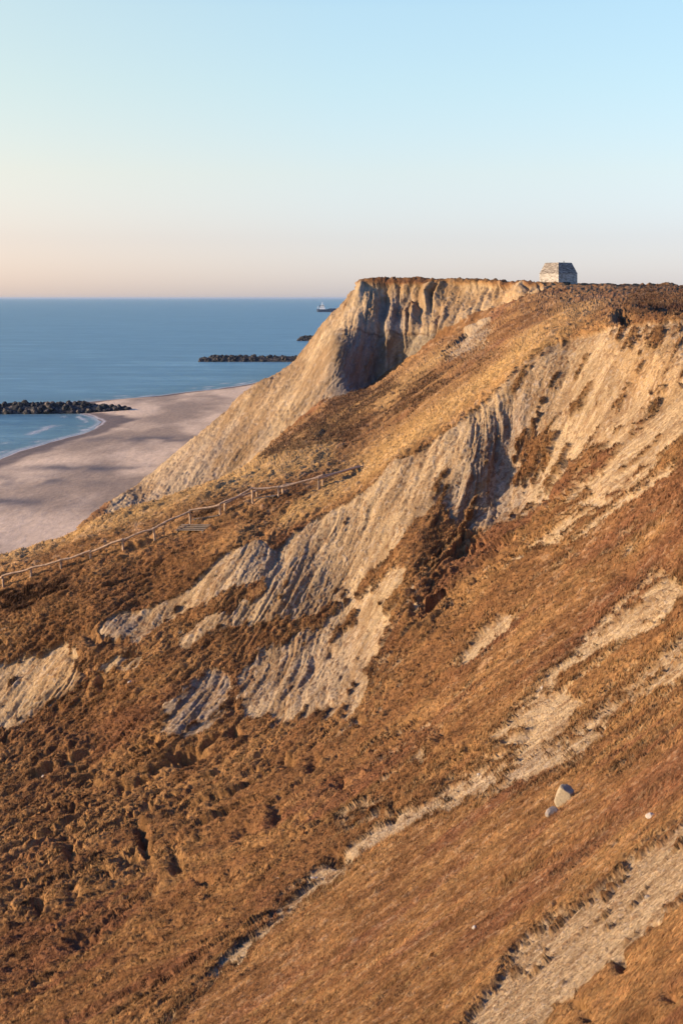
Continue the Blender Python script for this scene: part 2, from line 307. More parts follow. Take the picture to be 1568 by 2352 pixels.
hum.poly([(-60, 2030), (100, 1870), (500, 1830), (560, 1900), (500, 2100), (200, 2300), (-60, 2350)], 1.35)
hum.poly([(1568, 1100), (1240, 1280), (1200, 1400), (960, 1640), (1100, 1690), (1240, 1560), (1450, 1370), (1568, 1280)], .22)
hum.poly([(760, 2030), (1000, 1880), (1400, 1800), (1568, 1720), (1568, 1880), (1250, 2100), (1050, 2300), (900, 2352), (400, 2352)], .3)
hum.poly([(-60, 1400), (340, 1300), (430, 1330), (340, 1395), (200, 1450), (-60, 1550)], .9)
hum.poly([(560, 1250), (800, 1150), (1050, 960), (1320, 760), (1300, 720), (1100, 850), (900, 960), (800, 1080), (600, 1160)], .35)
hum.poly([(1200, 770), (1240, 655), (1700, 655), (1700, 690), (1420, 700)], .12); hum.poly([(-60, 1290), (560, 1090), (800, 1000), (800, 1080), (560, 1160), (-60, 1340)], .4)
hum.poly([(1020, 1250), (1090, 1050), (1200, 1000), (1350, 1100), (1240, 1280)], 1.1)
hum.blur(12)
pit = Cover(0)       # slump cracks and hollows
for u, v, ru, rv, an, d in [(1430, 734, 16, 11, 0, 3.2), (900, 1862, 9, 24, 0, .8), (872, 1868, 12, 12, 0, .6), (532, 1625, 9, 26, -12, .6), (780, 1975, 26, 10, 15, .9), (1200, 1302, 7, 22, -30, .9),
    (330, 1935, 13, 36, 10, 1.1), (300, 1975, 28, 12, 20, 1.0), (402, 1985, 12, 26, 0, 1.0), (475, 2032, 20, 8, 0, .7), (200, 2160, 40, 16, 25, 1.0), (160, 1862, 12, 9, 0, .7), (225, 1468, 28, 16, 0, 1.6), (250, 1475, 30, 8, 0, 1.2),
    (305, 1505, 20, 8, 20, .8), (168, 1505, 14, 9, 0, .9), (60, 1378, 28, 9, 15, .8), (20, 1392, 30, 7, 10, .8), (232, 1570, 8, 20, 0, .8), (130, 1625, 10, 12, 0, .6), (1018, 1690, 11, 18, 0, .8), (660, 1755, 16, 14, 20, .8),
    (430, 1730, 45, 11, 5, 1.1), (540, 1690, 12, 12, 0, .8), (1440, 1320, 10, 20, -40, .6), (1445, 1395, 8, 8, 0, .5),
    (1190, 1690, 60, 5, 48, .8), (1424, 2212, 13, 20, 0, 1.6), (1540, 2290, 16, 12, 0, 1.4), (1296, 2292, 22, 9, 25, 1.4), (1330, 2312, 16, 9, 10, 1.2), (1500, 2120, 14, 9, 0, .9), (1350, 2340, 12, 12, 0, 1.2), (830, 1662, 10, 9, 0, .6), (1060, 2352, 6, 9, 0, .3),
    (760, 1500, 16, 9, 30, .7), (640, 1560, 30, 4, 58, .5), (700, 1560, 30, 4, 58, .5), (790, 1545, 30, 4, 58, .4), (750, 992, 50, 10, 32, 1.5), (560, 2210, 24, 12, 30, .8), (500, 2240, 16, 10, 20, .8), (655, 1180, 10, 6, 20, .5), (600, 1232, 10, 8, 0, .8),
    (910, 905, 5, 4, 0, .9), (1545, 712, 50, 9, 2, 3.4), (170, 2060, 16, 22, 0, .8), (90, 2080, 14, 22, 0, .8), (340, 1865, 12, 12, 0, .7), (220, 1800, 16, 9, 0, .6), (240, 2010, 24, 12, 20, .8), (160, 1960, 12, 20, 0, .8), (565, 1910, 24, 9, 30, .8), (630, 1870, 10, 22, -20, .7), (720, 1760, 12, 20, -30, .8), (780, 1800, 10, 16, 0, .6)]:
    pit.blob(u, v, ru, rv, an, d)
clay_ = clay.at(U_, V_).astype(np.float32); hum_ = hum.at(U_, V_).astype(np.float32); pit_ = pit.at(U_, V_).astype(np.float32)
isfar = sst(205, 235, Y).astype(np.float32)
# run of the erosion rills and terracettes over the surface
fl = Cover(36)
fl.poly([(-60, 1750), (500, 1700), (700, 1900), (500, 2200), (200, 2420), (-60, 2420)], 27)
fl.poly([(1040, 2420), (1130, 2200), (1700, 1700), (1700, 2420)], 42)
fl.poly([(540, 1660), (540, 1480), (900, 1250), (960, 1300), (880, 1660)], 58)
fl.poly([(560, 1480), (540, 1255), (800, 1150), (1120, 920), (1330, 770), (1568, 725), (1700, 720), (1700, 900), (1400, 980), (1200, 1180), (950, 1260), (800, 1400)], 63)
fl.poly([(200, 1500), (340, 1395), (540, 1260), (560, 1400)], 50); fl.poly([(-60, 1500), (180, 1460), (200, 1600), (-60, 1720)], 44)
fl.poly([(-60, 1280), (540, 1100), (800, 1050), (760, 1180), (540, 1250), (340, 1390), (-60, 1540)], 24)
fl.blur(14)
ffl = Cover(60); ffl.poly([(830, 650), (1300, 650), (1250, 720), (900, 920), (740, 940)], 74); ffl.poly([(560, 1100), (900, 880), (1250, 690), (1300, 740), (900, 1010), (560, 1160)], 38); ffl.blur(8)
AN = np.radians(ffl.at(U_, V_)*isfar + fl.at(U_, V_)*(1-isfar))
Pu = np.gradient(P, us.astype(np.float32), axis=1); Pr = np.gradient(P, axis=0); Vu = np.gradient(V_, us, axis=1); Vr = np.gradient(V_, axis=0)
kk = (-np.tan(AN) - Vu)/np.where(Vr < -.02, Vr, -.02); kk = np.clip(kk, -60, 60)
FD = Pu + Pr*kk[..., None].astype(np.float32); FD /= np.linalg.norm(FD, axis=-1, keepdims=True) + 1e-6
good = ((Vr < -.3) & (U_ > -20) & (U_ < 1590)).astype(np.float32)[..., None]
DS = (FD*good + DS*(1-good)).astype(np.float32)
for _ in range(2): DS[1:-1, 1:-1] = (DS[1:-1, 1:-1]*2 + DS[:-2, 1:-1] + DS[2:, 1:-1] + DS[1:-1, :-2] + DS[1:-1, 2:])/6
DS /= np.linalg.norm(DS, axis=-1, keepdims=True) + 1e-6

Pf_ = P.reshape(-1, 3); Df_ = DS.reshape(-1, 3); Yf_ = Y.reshape(-1)
def ms(px, el, off, n=None):
    """erosion pattern whose grain is finer on the near slopes and coarser on the big far faces, drawn out along the flow"""
    size = px*np.clip(Yf_, 10, 320)/F; lev = np.log2(size/.02); out = np.zeros(len(Yf_), np.float32); ww = np.zeros(len(Yf_), np.float32)
    n = n or max(1, int(math.ceil(el/.85)))
    for l in range(int(lev.min()), int(lev.max())+2):
        w_ = np.clip(1 - np.abs(lev - l), 0, 1).astype(np.float32); m = w_ > 0
        if not m.any(): continue
        sz = .02*2**l; pm = Pf_[m]; dm = Df_[m]; r = 0
        pm = pm + np.stack([noise(pm, sz*2.7, 51+l), noise(pm, sz*2.3, 61+l), noise(pm, sz*3.1, 71+l)], -1)*np.float32(sz*.45)
        for t in (np.linspace(-.5, .5, n)*sz*el if n > 1 else [0]): r = r + noise(pm + dm*np.float32(t), sz, off + 3.7*l)
        out[m] += w_[m]*r*np.float32(1.3/np.sqrt(n)); ww[m] += w_[m]**2
    return (out/np.sqrt(np.maximum(ww, .2))).reshape(Y.shape)
size = (Y/F).astype(np.float32)
rA = ms(8, 11, 1.1); rB = ms(24, 7, 5.3); rC = ms(60, 3, 8.9)
hA = ms(14, 4.2, 11.7); hB = ms(38, 3.0, 14.9); fi = ms(5, 1, 17.3); fj = ms(11, 1, 19.9); bl = ms(90, 2.0, 23.3); n0 = fbm(P, 7.0, 3, 1.5)
ebc = Cover(0)
for (ua, va), (ub, vb) in zip([(210,1450),(262,1412),(345,1402),(440,1345),(505,1285),(560,1260),(625,1268),(720,1202),(800,1160),(870,1105),(900,1070),(960,1040),(1050,975),(1120,925),(1200,845),(1260,793),(1330,773),(1420,750)], [(262,1412),(345,1402),(440,1345),(505,1285),(560,1260),(625,1268),(720,1202),(800,1160),(870,1105),(900,1070),(960,1040),(1050,975),(1120,925),(1200,845),(1260,793),(1330,773),(1420,750),(1568,738)]):
    dx, dy = ub-ua, vb-va; L_ = math.hypot(dx, dy); nx, ny = -dy/L_*13, dx/L_*13
    ebc.poly([(ua+nx, va+ny), (ub+nx, vb+ny), (ub-nx, vb-ny), (ua-nx, va-ny)], 1)
ebc.blur(4); eb_ = ebc.at(U_, V_)*(1-isfar); crisp.blur(1)
raw = far.at(U_, V_)*isfar + near.at(U_, V_)*(1-isfar)
outside = (U_ < -58) | (U_ > 1626)
raw = raw*(1-eb_) + crisp.at(U_, V_)*eb_*.95
raw = np.where(outside, .42, raw)
k = raw + (.10*rC + .17*rB + .12*hA + .15*rA + .08*fj + .05*bl)*(1 - .55*eb_)
sand = sst(.42, .60, k).astype(np.float32)
sand = np.maximum(sand, isfar*(U_ < 760)*(far.at(U_, V_) > .6)*.9)
sand = np.where((Z > -.2 + .8*hA) & (Y > 200) & (V_ < 655), sand*.2, sand)
# relief, in view-independent metres (grain size times steepness)
lump = np.abs(hA)*17*.62 + np.abs(hB)*44*.17 + np.abs(fj)*11*.12 + fi*5*.15 - 5 - 15*sst(.20, 0, np.abs(hB))*sst(-.1, .4, hA + bl) - 9*sst(.12, 0, np.abs(hA))*sst(0, .4, bl)
hum_ = hum_*(1 - .75*sst(118, 140, Y).astype(np.float32))
smoothg = rA*9*.09 + rB*26*.05 + fi*5*.22 + np.abs(fj)*11*.16 + np.abs(hA)*15*.14
pock = sst(.50, .80, hB*.8 + .5*hA)*sst(.75, 1.0, hum_)
pk2 = pock*20 + 30*sst(.48, .70, hA + .25*fj)*sst(-.5, .4, bl)*sst(.75, 1.0, hum_)
hgrass = .62*hum_*lump + smoothg + 9*(.6 + .4*hum_) - pk2*.9
# gullies cut straight down the bare faces: noise drawn out down the face, leaning with the slope
_l = np.interp(U_, [560, 700, 800, 860, 920, 1000, 1080, 1250], [.75, .65, .30, .06, .10, .28, .45, .55])*isfar + np.interp(U_, [200, 600, 1000, 1080, 1118, 1180, 1250, 1400, 1568], [.75, .62, .58, .42, .12, .10, .22, .42, .60])*(1-isfar)
_z0 = np.where(isfar > .5, -9.0, -15.0)
Q = np.stack([P[..., 0] - _l*(Z - _z0), P[..., 1]*.10, Z*.10], -1).astype(np.float32)
Qw = Q.copy(); Qw[..., 0] += .35*noise(P, 3.1, 33.0) + .10*noise(P, 1.1, 36.0)
def rib(s_, off): return noise(Qw, s_, off)*1.35
lf = (sst(790, 880, U_)*(1 - .35*sst(1000, 1100, U_))).astype(np.float32)
far_m = (np.abs(rib(1.45, 1.5))*1.9 + rib(3.6, 2.5)*.7)*(.08 + .92*lf) + np.abs(rib(.95, 3.5))*.42*(.6 + .4*lf) + np.abs(rib(.4, 4.5))*.14 + fi*size*5*.3 + .05*fj + .25 - 1.3*lf
near_m = (np.abs(rib(.85, 5.5))*.26 + np.abs(rib(.34, 6.5))*.15 + np.abs(rib(.15, 7.5))*.05 + rib(2.2, 8.5)*.16)*sst(70, 92, Y)*(.6 + .4*sst(-.6, .5, bl)) - .12
rill = near_m/np.maximum(size, 1e-4) + (np.abs(rA)*8*.40 + np.abs(rB)*24*.10)*(1 - .75*sst(70, 92, Y)) + fj*11*.06 + np.abs(fi)*5*.45
rill_far = far_m/np.maximum(size, 1e-4)
hs = rill*(1-isfar) + rill_far*isfar
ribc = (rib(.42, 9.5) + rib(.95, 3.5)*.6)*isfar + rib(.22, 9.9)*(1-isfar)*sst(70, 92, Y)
amp = size*(.75 + .25*sst(12, 45, Y).astype(np.float32))
disp = (sand*hs + (1-sand)*hgrass)*amp - pit_*(1 + .35*hA + .2*fj)*(1-.2*sand)*np.clip(Y/55, .3, 1)*(.6 + .5*sst(.8, 1.0, hum_))
disp += .35*n0*sst(20, 60, Y)*(1-isfar)
disp = disp*sst(-40.6, -38.5, Z)*(1 - .9*sst(300, 312, Y))
Pd = P + Nb*disp[..., None].astype(np.float32)

# colours of the ground itself
def mixc(a, b, t): return a*(1-t[..., None]) + b*t[..., None]
c3 = lambda *v: np.array(v, np.float32)
g = sst(-.6, .6, bl*.6 + .4*hB + .3*rB)
gcol = mixc(c3(.145, .076, .034), c3(.235, .135, .058), g)
red = sst(.1, .9, ms(140, 2, 31.3)); gcol = mixc(gcol, c3(.135, .060, .034), red*.6)
pale = Cover(0); pale.poly([(-60, 1280), (130, 1245), (330, 1165), (600, 1040), (840, 1000), (830, 1060), (600, 1110), (350, 1200), (-60, 1320)], 1); pale.poly([(800, 1030), (1050, 880), (1300, 700), (1400, 690), (1330, 760), (1000, 1000), (800, 1150), (640, 1240)], .6)
pale.poly([(600, 1050), (900, 880), (1150, 720), (1000, 850), (800, 980)], .5); pale.poly([(760, 1080), (900, 990), (1050, 895), (1160, 830), (1180, 800), (1120, 805), (1000, 865), (860, 945), (780, 1000)], .05)
pale.poly([(866, 945), (940, 880), (1030, 800), (1045, 808), (960, 880), (880, 950)], 1.2)
pale.poly([(640, 1235), (800, 1145), (960, 1030), (1120, 905), (1250, 785), (1240, 760), (1090, 885), (930, 1000), (780, 1100), (640, 1190)], 1.0); pale.blur(5)
pl_ = pale.at(U_, V_)*(1-sand); gcol = mixc(gcol, c3(.34, .225, .095), np.clip(pl_, 0, 1)*.80)
strk = sst(-.8, .9, .45*rA + .5*fj + .45*hA + .35*fi); gcol = mixc(gcol*.76, gcol*1.18, strk)
flk = sst(.55, .95, fj + .3*rA); gcol = mixc(gcol, c3(.34, .25, .16), flk*.35*(hum_ < .5))
s1 = mixc(c3(.30, .210, .120), c3(.46, .352, .212), sst(-.7, .7, rC*.6 + rB*.5 + rA*.3))
s1 = mixc(s1, c3(.225, .21, .205), clay_*.55*sst(-.7, .5, rB + .4*rC + clay_*.6))
ochre = Cover(0); ochre.poly([(1380, 790), (1568, 760), (1568, 960), (1450, 900)], .8); ochre.poly([(60, 1500), (180, 1480), (160, 1580), (80, 1640)], .6); ochre.poly([(880, 650), (1250, 655), (1150, 720), (1000, 720)], .5); ochre.blur(10)
s1 = mixc(s1, c3(.50, .31, .12), np.clip(ochre.at(U_, V_), 0, 1)*.4)
spk = sst(.40, .8, fi + .3*rA); s1 = mixc(s1, c3(.14, .075, .04), spk*.65*(1-.4*isfar)); s1 = mixc(s1, c3(.55, .46, .36), sst(.5, .9, -fi)*.45)
s1 = mixc(s1, c3(.17, .09, .05), sst(.75, 1.0, hA + .4*fi)*.4*(1-isfar))
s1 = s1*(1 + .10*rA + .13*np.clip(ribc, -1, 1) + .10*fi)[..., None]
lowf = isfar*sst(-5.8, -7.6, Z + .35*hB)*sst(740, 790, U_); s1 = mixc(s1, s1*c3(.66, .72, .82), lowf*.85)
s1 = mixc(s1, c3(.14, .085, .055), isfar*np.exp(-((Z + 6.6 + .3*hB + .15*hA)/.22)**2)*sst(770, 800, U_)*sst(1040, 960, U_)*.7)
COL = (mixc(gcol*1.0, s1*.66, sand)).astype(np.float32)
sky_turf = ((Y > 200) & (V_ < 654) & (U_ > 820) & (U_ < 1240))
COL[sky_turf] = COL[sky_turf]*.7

m_ground, t, b = nodes_mat('ground_cover')
ca = N(t, 'ShaderNodeVertexColor', layer_name='Col')
geo = N(t, 'ShaderNodeNewGeometry')
nz = N(t, 'ShaderNodeTexNoise'); nz.inputs['Scale'].default_value = 9; nz.inputs['Detail'].default_value = 6; nz.inputs['Roughness'].default_value = .7
t.links.new(geo.outputs['Position'], nz.inputs['Vector'])
rp = ramp(t, [(.3, (.62, .60, .58)), (.5, (1, 1, 1)), (.72, (1.45, 1.42, 1.38))]); t.links.new(nz.outputs['Fac'], rp.inputs[0])
mx = N(t, 'ShaderNodeMix', data_type='RGBA', blend_type='MULTIPLY'); mx.inputs[0].default_value = 1
t.links.new(ca.outputs[0], mx.inputs[6]); t.links.new(rp.outputs[0], mx.inputs[7]); t.links.new(mx.outputs[2], b.inputs['Base Color'])
bp = N(t, 'ShaderNodeBump'); bp.inputs['Distance'].default_value = .14; bp.inputs['Strength'].default_value = .65
t.links.new(nz.outputs['Fac'], bp.inputs['Height']); t.links.new(bp.outputs[0], b.inputs['Normal'])
b.inputs['Roughness'].default_value = 1.0; b.inputs['Specular IOR Level'].default_value = 0.05

idx = np.arange(NR*NC).reshape(NR, NC)
fc = np.stack([idx[:-1, :-1], idx[:-1, 1:], idx[1:, 1:], idx[1:, :-1]], -1).reshape(-1, 4)
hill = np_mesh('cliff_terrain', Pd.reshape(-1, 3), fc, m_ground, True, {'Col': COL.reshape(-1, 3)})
tag(hill, kind='structure')

def ground_at(u, v, ymin=0, ymax=1e9):
    """the surface point seen at a survey column / row"""
    c = int(np.argmin(np.abs(us - u))); col = Pd[:, c]; vv = VH - col[:, 2]/col[:, 1]*F
    ok = (col[:, 1] > ymin) & (col[:, 1] < ymax)
    i = int(np.argmin(np.where(ok, np.abs(vv - v), 1e9))); return Vector([float(q) for q in col[i]])

# ------------------------------------------------------------------ dry grass standing on the turf
Nd = grid_normals(Pd.astype(np.float64)).astype(np.float32)
def grass(name, count, hmin, hmax, wid, mask, blades=4, seed=1, near_k=.45):
    r = np.random.default_rng(seed)
    cand = np.flatnonzero(mask.ravel()); pick = r.choice(cand, count)
    Pf = Pd.reshape(-1, 3)[pick]; Df = DS.reshape(-1, 3)[pick]; C = COL.reshape(-1, 3)[pick]; Yf = Y.reshape(-1)[pick]
    Pf = Pf + (r.random((count, 3)).astype(np.float32)-.5)*np.stack([Yf*.0006]*3, 1)*np.array([1, 1, 0]) 
    cl0 = sst(-.3, .8, noise(Pf, .45, 5.7) + .5*noise(Pf, 1.3, 2.3)); h = (hmin + (hmax-hmin)*(.25*r.random(count)**1.5 + .9*cl0*r.random(count)))*np.clip(Yf/60, near_k, 1.0)
    vs = []; cs_ = []
    cl = sst(-.6, .7, noise(Pf, .5, 7.7) + .6*noise(Pf, 1.7, 3.3)); tint = np.stack([.75 + .45*r.random(count)]*3, 1)*(.8 + .45*cl)[:, None]*mixc(c3(1.06, .97, .9), c3(.92, 1.06, 1.1), sst(.3, .9, r.random(count)))
    for _ in range(blades):
        an = r.random(count)*2*np.pi; lean = .25 + .7*r.random(count)
        d = np.stack([np.cos(an)*.9 + Df[:, 0]*.4 + .2, np.sin(an)*.9 + Df[:, 1]*.4, np.zeros(count)], 1)
        tip = Pf + d*(h*lean)[:, None] + np.array([0, 0, 1])*(h*(1.1 - .5*lean))[:, None]
        sd = np.stack([-np.sin(an*1.7), np.cos(an*1.7), np.zeros(count)], 1)*(wid*np.clip(Yf/60, .35, 1.6))[:, None]
        base = Pf + np.stack([np.cos(an*2.3), np.sin(an*2.3), np.zeros(count)], 1)*(.05) - np.array([0, 0, .04])
        vs.append(np.stack([base-sd, base+sd, tip], 1)); cc = C*tint*(.85 + .4*r.random(count))[:, None]
        cs_.append(np.stack([cc*.95, cc*.95, cc*1.45], 1))
    V = np.concatenate(vs).reshape(-1, 3); Cc = np.concatenate(cs_).reshape(-1, 3)
    return np_mesh(name, V, np.arange(len(V)).reshape(-1, 3), m_grass, False, {'Col': np.clip(Cc, 0, .9)})
m_grass, t, b = nodes_mat('dry_grass_blades')
ca = N(t, 'ShaderNodeVertexColor', layer_name='Col'); t.links.new(ca.outputs[0], b.inputs['Base Color'])
b.inputs['Roughness'].default_value = .8
inview = (U_ > -22) & (U_ < 1590) & (Y > 12)
og = grass('dry_grass', 300000, .06, .24, .012, inview & (sand < .35) & (Y < 210) & (pk2 < 6) & (pit_ < .25), 4, 3); tag(og, kind='stuff')

scr = Cover(0); scr.poly([(580, 1068), (640, 1010), (720, 960), (830, 915), (910, 870), (920, 890), (840, 950), (790, 1010), (700, 1040), (640, 1060)], 1); scr.poly([(740, 925), (800, 895), (850, 895), (840, 940), (760, 960)], 1)
scr.poly([(770, 1070), (900, 985), (1050, 892), (1150, 835), (1170, 805), (1110, 815), (1000, 872), (860, 952), (790, 1005)], .50)
scr.poly([(905, 925), (950, 880), (1000, 850), (1015, 862), (960, 905), (915, 935)], .95); scr.poly([(770, 1010), (790, 965), (850, 925), (870, 935), (820, 985)], 1.0)
scr.poly([(1400, 720), (1450, 690), (1700, 690), (1700, 725), (1480, 738)], .7); scr.poly([(1440, 690), (1470, 662), (1700, 656), (1700, 680), (1500, 690)], .55); scr.poly([(430, 1180), (500, 1165), (500, 1195), (440, 1200)], .6); scr.poly([(0, 1370), (120, 1340), (200, 1340), (120, 1400), (0, 1420)], .6); scr.blur(5)
scr_ = scr.at(U_, V_); COL = mixc(COL, c3(.055, .030, .020), np.clip(scr_*1.1*sst(-.7, .3, hB + .5*hA + .3*fj), 0, 1)*.75*(1-sand)).astype(np.float32)
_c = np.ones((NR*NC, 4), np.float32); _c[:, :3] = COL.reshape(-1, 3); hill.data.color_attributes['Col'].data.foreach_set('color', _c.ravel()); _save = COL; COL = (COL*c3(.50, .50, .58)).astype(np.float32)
og = grass('scrub', 11000, .22, .6, .022, inview & (scr_ > .2) & (scr_ + .3*hB + .3*hA > .55) & (sand < .6) & (Y < 275), 6, 5); tag(og, kind='stuff')
COL = _save
edge = np.zeros_like(sand); edge[1:-1, 1:-1] = np.abs(sand[2:, 1:-1] - sand[:-2, 1:-1]) + np.abs(sand[1:-1, 2:] - sand[1:-1, :-2])
og = grass('grass_fringe', 26000, .12, .42, .016, inview & (edge > .12) & (sand < .6) & (Y < 200) & (Y > 30), 5, 9, .2); tag(og, kind='stuff')

# ------------------------------------------------------------------ beach and sea
SEA = -40.0
WY = np.array([0, 100, 250, 353, 371, 396, 416, 435.6, 457, 477, 488, 500, 530, 545, 558, 568, 605, 625, 653, 677, 800, 1200, 3000])
WX = np.array([-105, -100, -92, -84.7, -83.4, -80.5, -76.9, -75.7, -76.7, -82.3, -88, -96, -99, -97.5, -89.6, -82, -63.7, -54, -44.8, -38, -5, 70, 500.])
by = np.concatenate([np.linspace(20, 240, 60), np.linspace(242, 720, 420), np.linspace(730, 2500, 120)]); bx = np.concatenate([np.linspace(-260, -110, 50), np.linspace(-109, 30, 380), np.linspace(35, 160, 20)])
BX, BY = np.meshgrid(bx, by)
xw = pchip(WY, WX, by)[:, 0][:, None]
dd = BX - xw
BP = np.stack([BX, BY, np.zeros_like(BX)], -1).astype(np.float32)
BP2 = BP*np.array([1, .35, 1], np.float32)
cusp = fbm(BP2, 9, 3, 2.0)*1.5
dd = dd + 1.0*fbm(BP2, 6, 3, 3.0)
zb = np.where(dd < 0, .055*dd, .75*(1-np.exp(-dd/9)) + .012*dd) + .05*cusp*np.exp(-np.abs(dd)/14) + .16*fbm(BP2, 13, 3, 4.0)*sst(8, 20, dd) + .03*fbm(BP, 1.5, 2, 6)*sst(4, 10, dd)
BPz = np.stack([BX, BY, SEA + zb], -1)
wet = 1 - sst(5.0, 10.0, dd + 3.5*cusp)
bn = sst(-.5, .6, fbm(BP2, 16, 3, 12.0) + .25*fbm(BP2, 5, 2, 14.0))
bc = mixc(c3(.25, .195, .14), c3(.52, .41, .285), bn); 
for (x0, y0, rx, ry) in [(-72, 305, 20, 9), (-58, 325, 22, 7), (-50, 390, 22, 9), (-66, 272, 14, 6)]:
    bc = mixc(bc, c3(.075, .072, .08), np.exp(-(((BX-x0)/rx)**2 + ((BY-y0 + .3*(BX-x0))/ry)**2))*.95*sst(-.8, .2, fbm(BP2, 5, 2, 17.0)))
bc = mixc(bc, c3(.06, .05, .055), wet*.85); bc = mixc(bc, c3(.72, .74, .76), np.exp(-((dd - .2 - .4*cusp)/.5)**2)*.4)
m_beach, t, b = nodes_mat('beach_sand'); ca = N(t, 'ShaderNodeVertexColor', layer_name='Col')
tc = N(t, 'ShaderNodeNewGeometry'); mp = N(t, 'ShaderNodeMapping'); mp.inputs['Scale'].default_value = (.8, .25, 1); t.links.new(tc.outputs['Position'], mp.inputs[0])
nz = N(t, 'ShaderNodeTexNoise'); nz.inputs['Scale'].default_value = 1.2; nz.inputs['Detail'].default_value = 8; nz.inputs['Roughness'].default_value = .75; t.links.new(mp.outputs[0], nz.inputs['Vector'])
rp = ramp(t, [(.25, (.7, .68, .68)), (.75, (1.3, 1.3, 1.3))]); t.links.new(nz.outputs[0], rp.inputs[0])
mx = N(t, 'ShaderNodeMix', data_type='RGBA', blend_type='MULTIPLY'); mx.inputs[0].default_value = 1
t.links.new(ca.outputs[0], mx.inputs[6]); t.links.new(rp.outputs[0], mx.inputs[7]); t.links.new(mx.outputs[2], b.inputs['Base Color'])
bp = N(t, 'ShaderNodeBump'); bp.inputs['Distance'].default_value = .25; bp.inputs['Strength'].default_value = .5; t.links.new(nz.outputs[0], bp.inputs['Height']); t.links.new(bp.outputs[0], b.inputs['Normal'])
n0_, n1_ = BX.shape; ib = np.arange(n0_*n1_).reshape(n0_, n1_)
fb = np.stack([ib[:-1, :-1], ib[:-1, 1:], ib[1:, 1:], ib[1:, :-1]], -1).reshape(-1, 4)
tag(np_mesh('beach', BPz.reshape(-1, 3), fb, m_beach, True, {'Col': bc.reshape(-1, 3)}), kind='structure')

m_sea, t, b = nodes_mat('sea_water')
b.inputs['Roughness'].default_value = .22; b.inputs['Specular IOR Level'].default_value = .35; b.inputs['IOR'].default_value = 1.15
geo = N(t, 'ShaderNodeNewGeometry')
def seanoise(sc, det, rough=.6):
    mp = N(t, 'ShaderNodeMapping'); mp.inputs['Scale'].default_value = sc; mp.inputs['Rotation'].default_value = (0, 0, R(8)); t.links.new(geo.outputs['Position'], mp.inputs[0])
    nz = N(t, 'ShaderNodeTexNoise'); nz.inputs['Scale'].default_value = 1; nz.inputs['Detail'].default_value = det; nz.inputs['Roughness'].default_value = rough
    t.links.new(mp.outputs[0], nz.inputs['Vector']); return nz
w1 = seanoise((.006, .035, 1), 7, .68); w2 = seanoise((.35, .6, 1), 5); w3 = seanoise((.05, .28, 1), 6, .65)
wm = N(t, 'ShaderNodeMix', data_type='FLOAT'); wm.inputs[0].default_value = .5; t.links.new(w1.outputs[0], wm.inputs[2]); t.links.new(w3.outputs[0], wm.inputs[3])
rp = ramp(t, [(.38, (.006, .050, .075)), (.5, (.028, .120, .155)), (.58, (.15, .31, .35))]); t.links.new(wm.outputs[0], rp.inputs[0]); t.links.new(rp.outputs[0], b.inputs['Base Color'])
bp = N(t, 'ShaderNodeBump'); bp.inputs['Distance'].default_value = .5; bp.inputs['Strength'].default_value = .9; t.links.new(w2.outputs[0], bp.inputs['Height'])
bp2 = N(t, 'ShaderNodeBump'); bp2.inputs['Distance'].default_value = 6.0; bp2.inputs['Strength'].default_value = .6; t.links.new(wm.outputs[0], bp2.inputs['Height'])
t.links.new(bp.outputs[0], bp2.inputs['Normal']); t.links.new(bp2.outputs[0], b.inputs['Normal'])
gx_ = np.concatenate([-np.geomspace(100000, 270, 14), np.linspace(-260, 60, 330), np.geomspace(70, 100000, 14)])
gy_ = np.concatenate([np.linspace(-40, 240, 40), np.linspace(242, 760, 380), np.geomspace(780, 90000, 40)])
SX, SY = np.meshgrid(gx_, gy_); SP = np.stack([SX, SY*.35, np.zeros_like(SX)], -1).astype(np.float32)
sd_ = SX - pchip(WY, WX, np.clip(gy_, 0, 3000))[:, 0][:, None]; cus = fbm(SP, 9, 3, 2.0)
sd_ = sd_ + 1.0*fbm(SP, 6, 3, 3.0); inn = (SY < 900) & (SX > -265)
shal = np.where(inn, np.exp(-np.clip(-sd_, 0, 400)/26), 0)
foam = np.where(inn, (np.exp(-((sd_ + 5 + 3*cus)/1.1)**2) + .8*np.exp(-((sd_ + 13 + 5*cus)/1.4)**2))*sst(-.1, .5, fbm(SP, 5, 3, 7.0)) + np.exp(-((sd_ + 1.0)/1.2)**2)*.7, 0)
SC = np.stack([shal, np.clip(foam, 0, 1), 0*shal], -1)
m1, m2 = SX.shape; ib = np.arange(m1*m2).reshape(m1, m2)
fb = np.stack([ib[:-1, :-1], ib[:-1, 1:], ib[1:, 1:], ib[1:, :-1]], -1).reshape(-1, 4)
tag(np_mesh('sea', np.stack([SX, SY, np.full_like(SX, SEA)], -1).reshape(-1, 3), fb, m_sea, True, {'Shore': SC.reshape(-1, 3)}), kind='structure')
va = N(t, 'ShaderNodeVertexColor', layer_name='Shore'); sp_ = N(t, 'ShaderNodeSeparateColor'); t.links.new(va.outputs[0], sp_.inputs[0])
mA = N(t, 'ShaderNodeMix', data_type='RGBA'); mA.inputs[7].default_value = (.10, .19, .20, 1); t.links.new(sp_.outputs[0], mA.inputs[0]); t.links.new(rp.outputs[0], mA.inputs[6])
mB = N(t, 'ShaderNodeMix', data_type='RGBA'); mB.inputs[7].default_value = (.42, .46, .48, 1); t.links.new(sp_.outputs[1], mB.inputs[0]); t.links.new(mA.outputs[2], mB.inputs[6])
nd = N(t, 'ShaderNodeBsdfDiffuse'); ng = N(t, 'ShaderNodeBsdfGlossy'); ng.inputs['Color'].default_value = (.56, .67, .665, 1); ng.inputs['Roughness'].default_value = .28
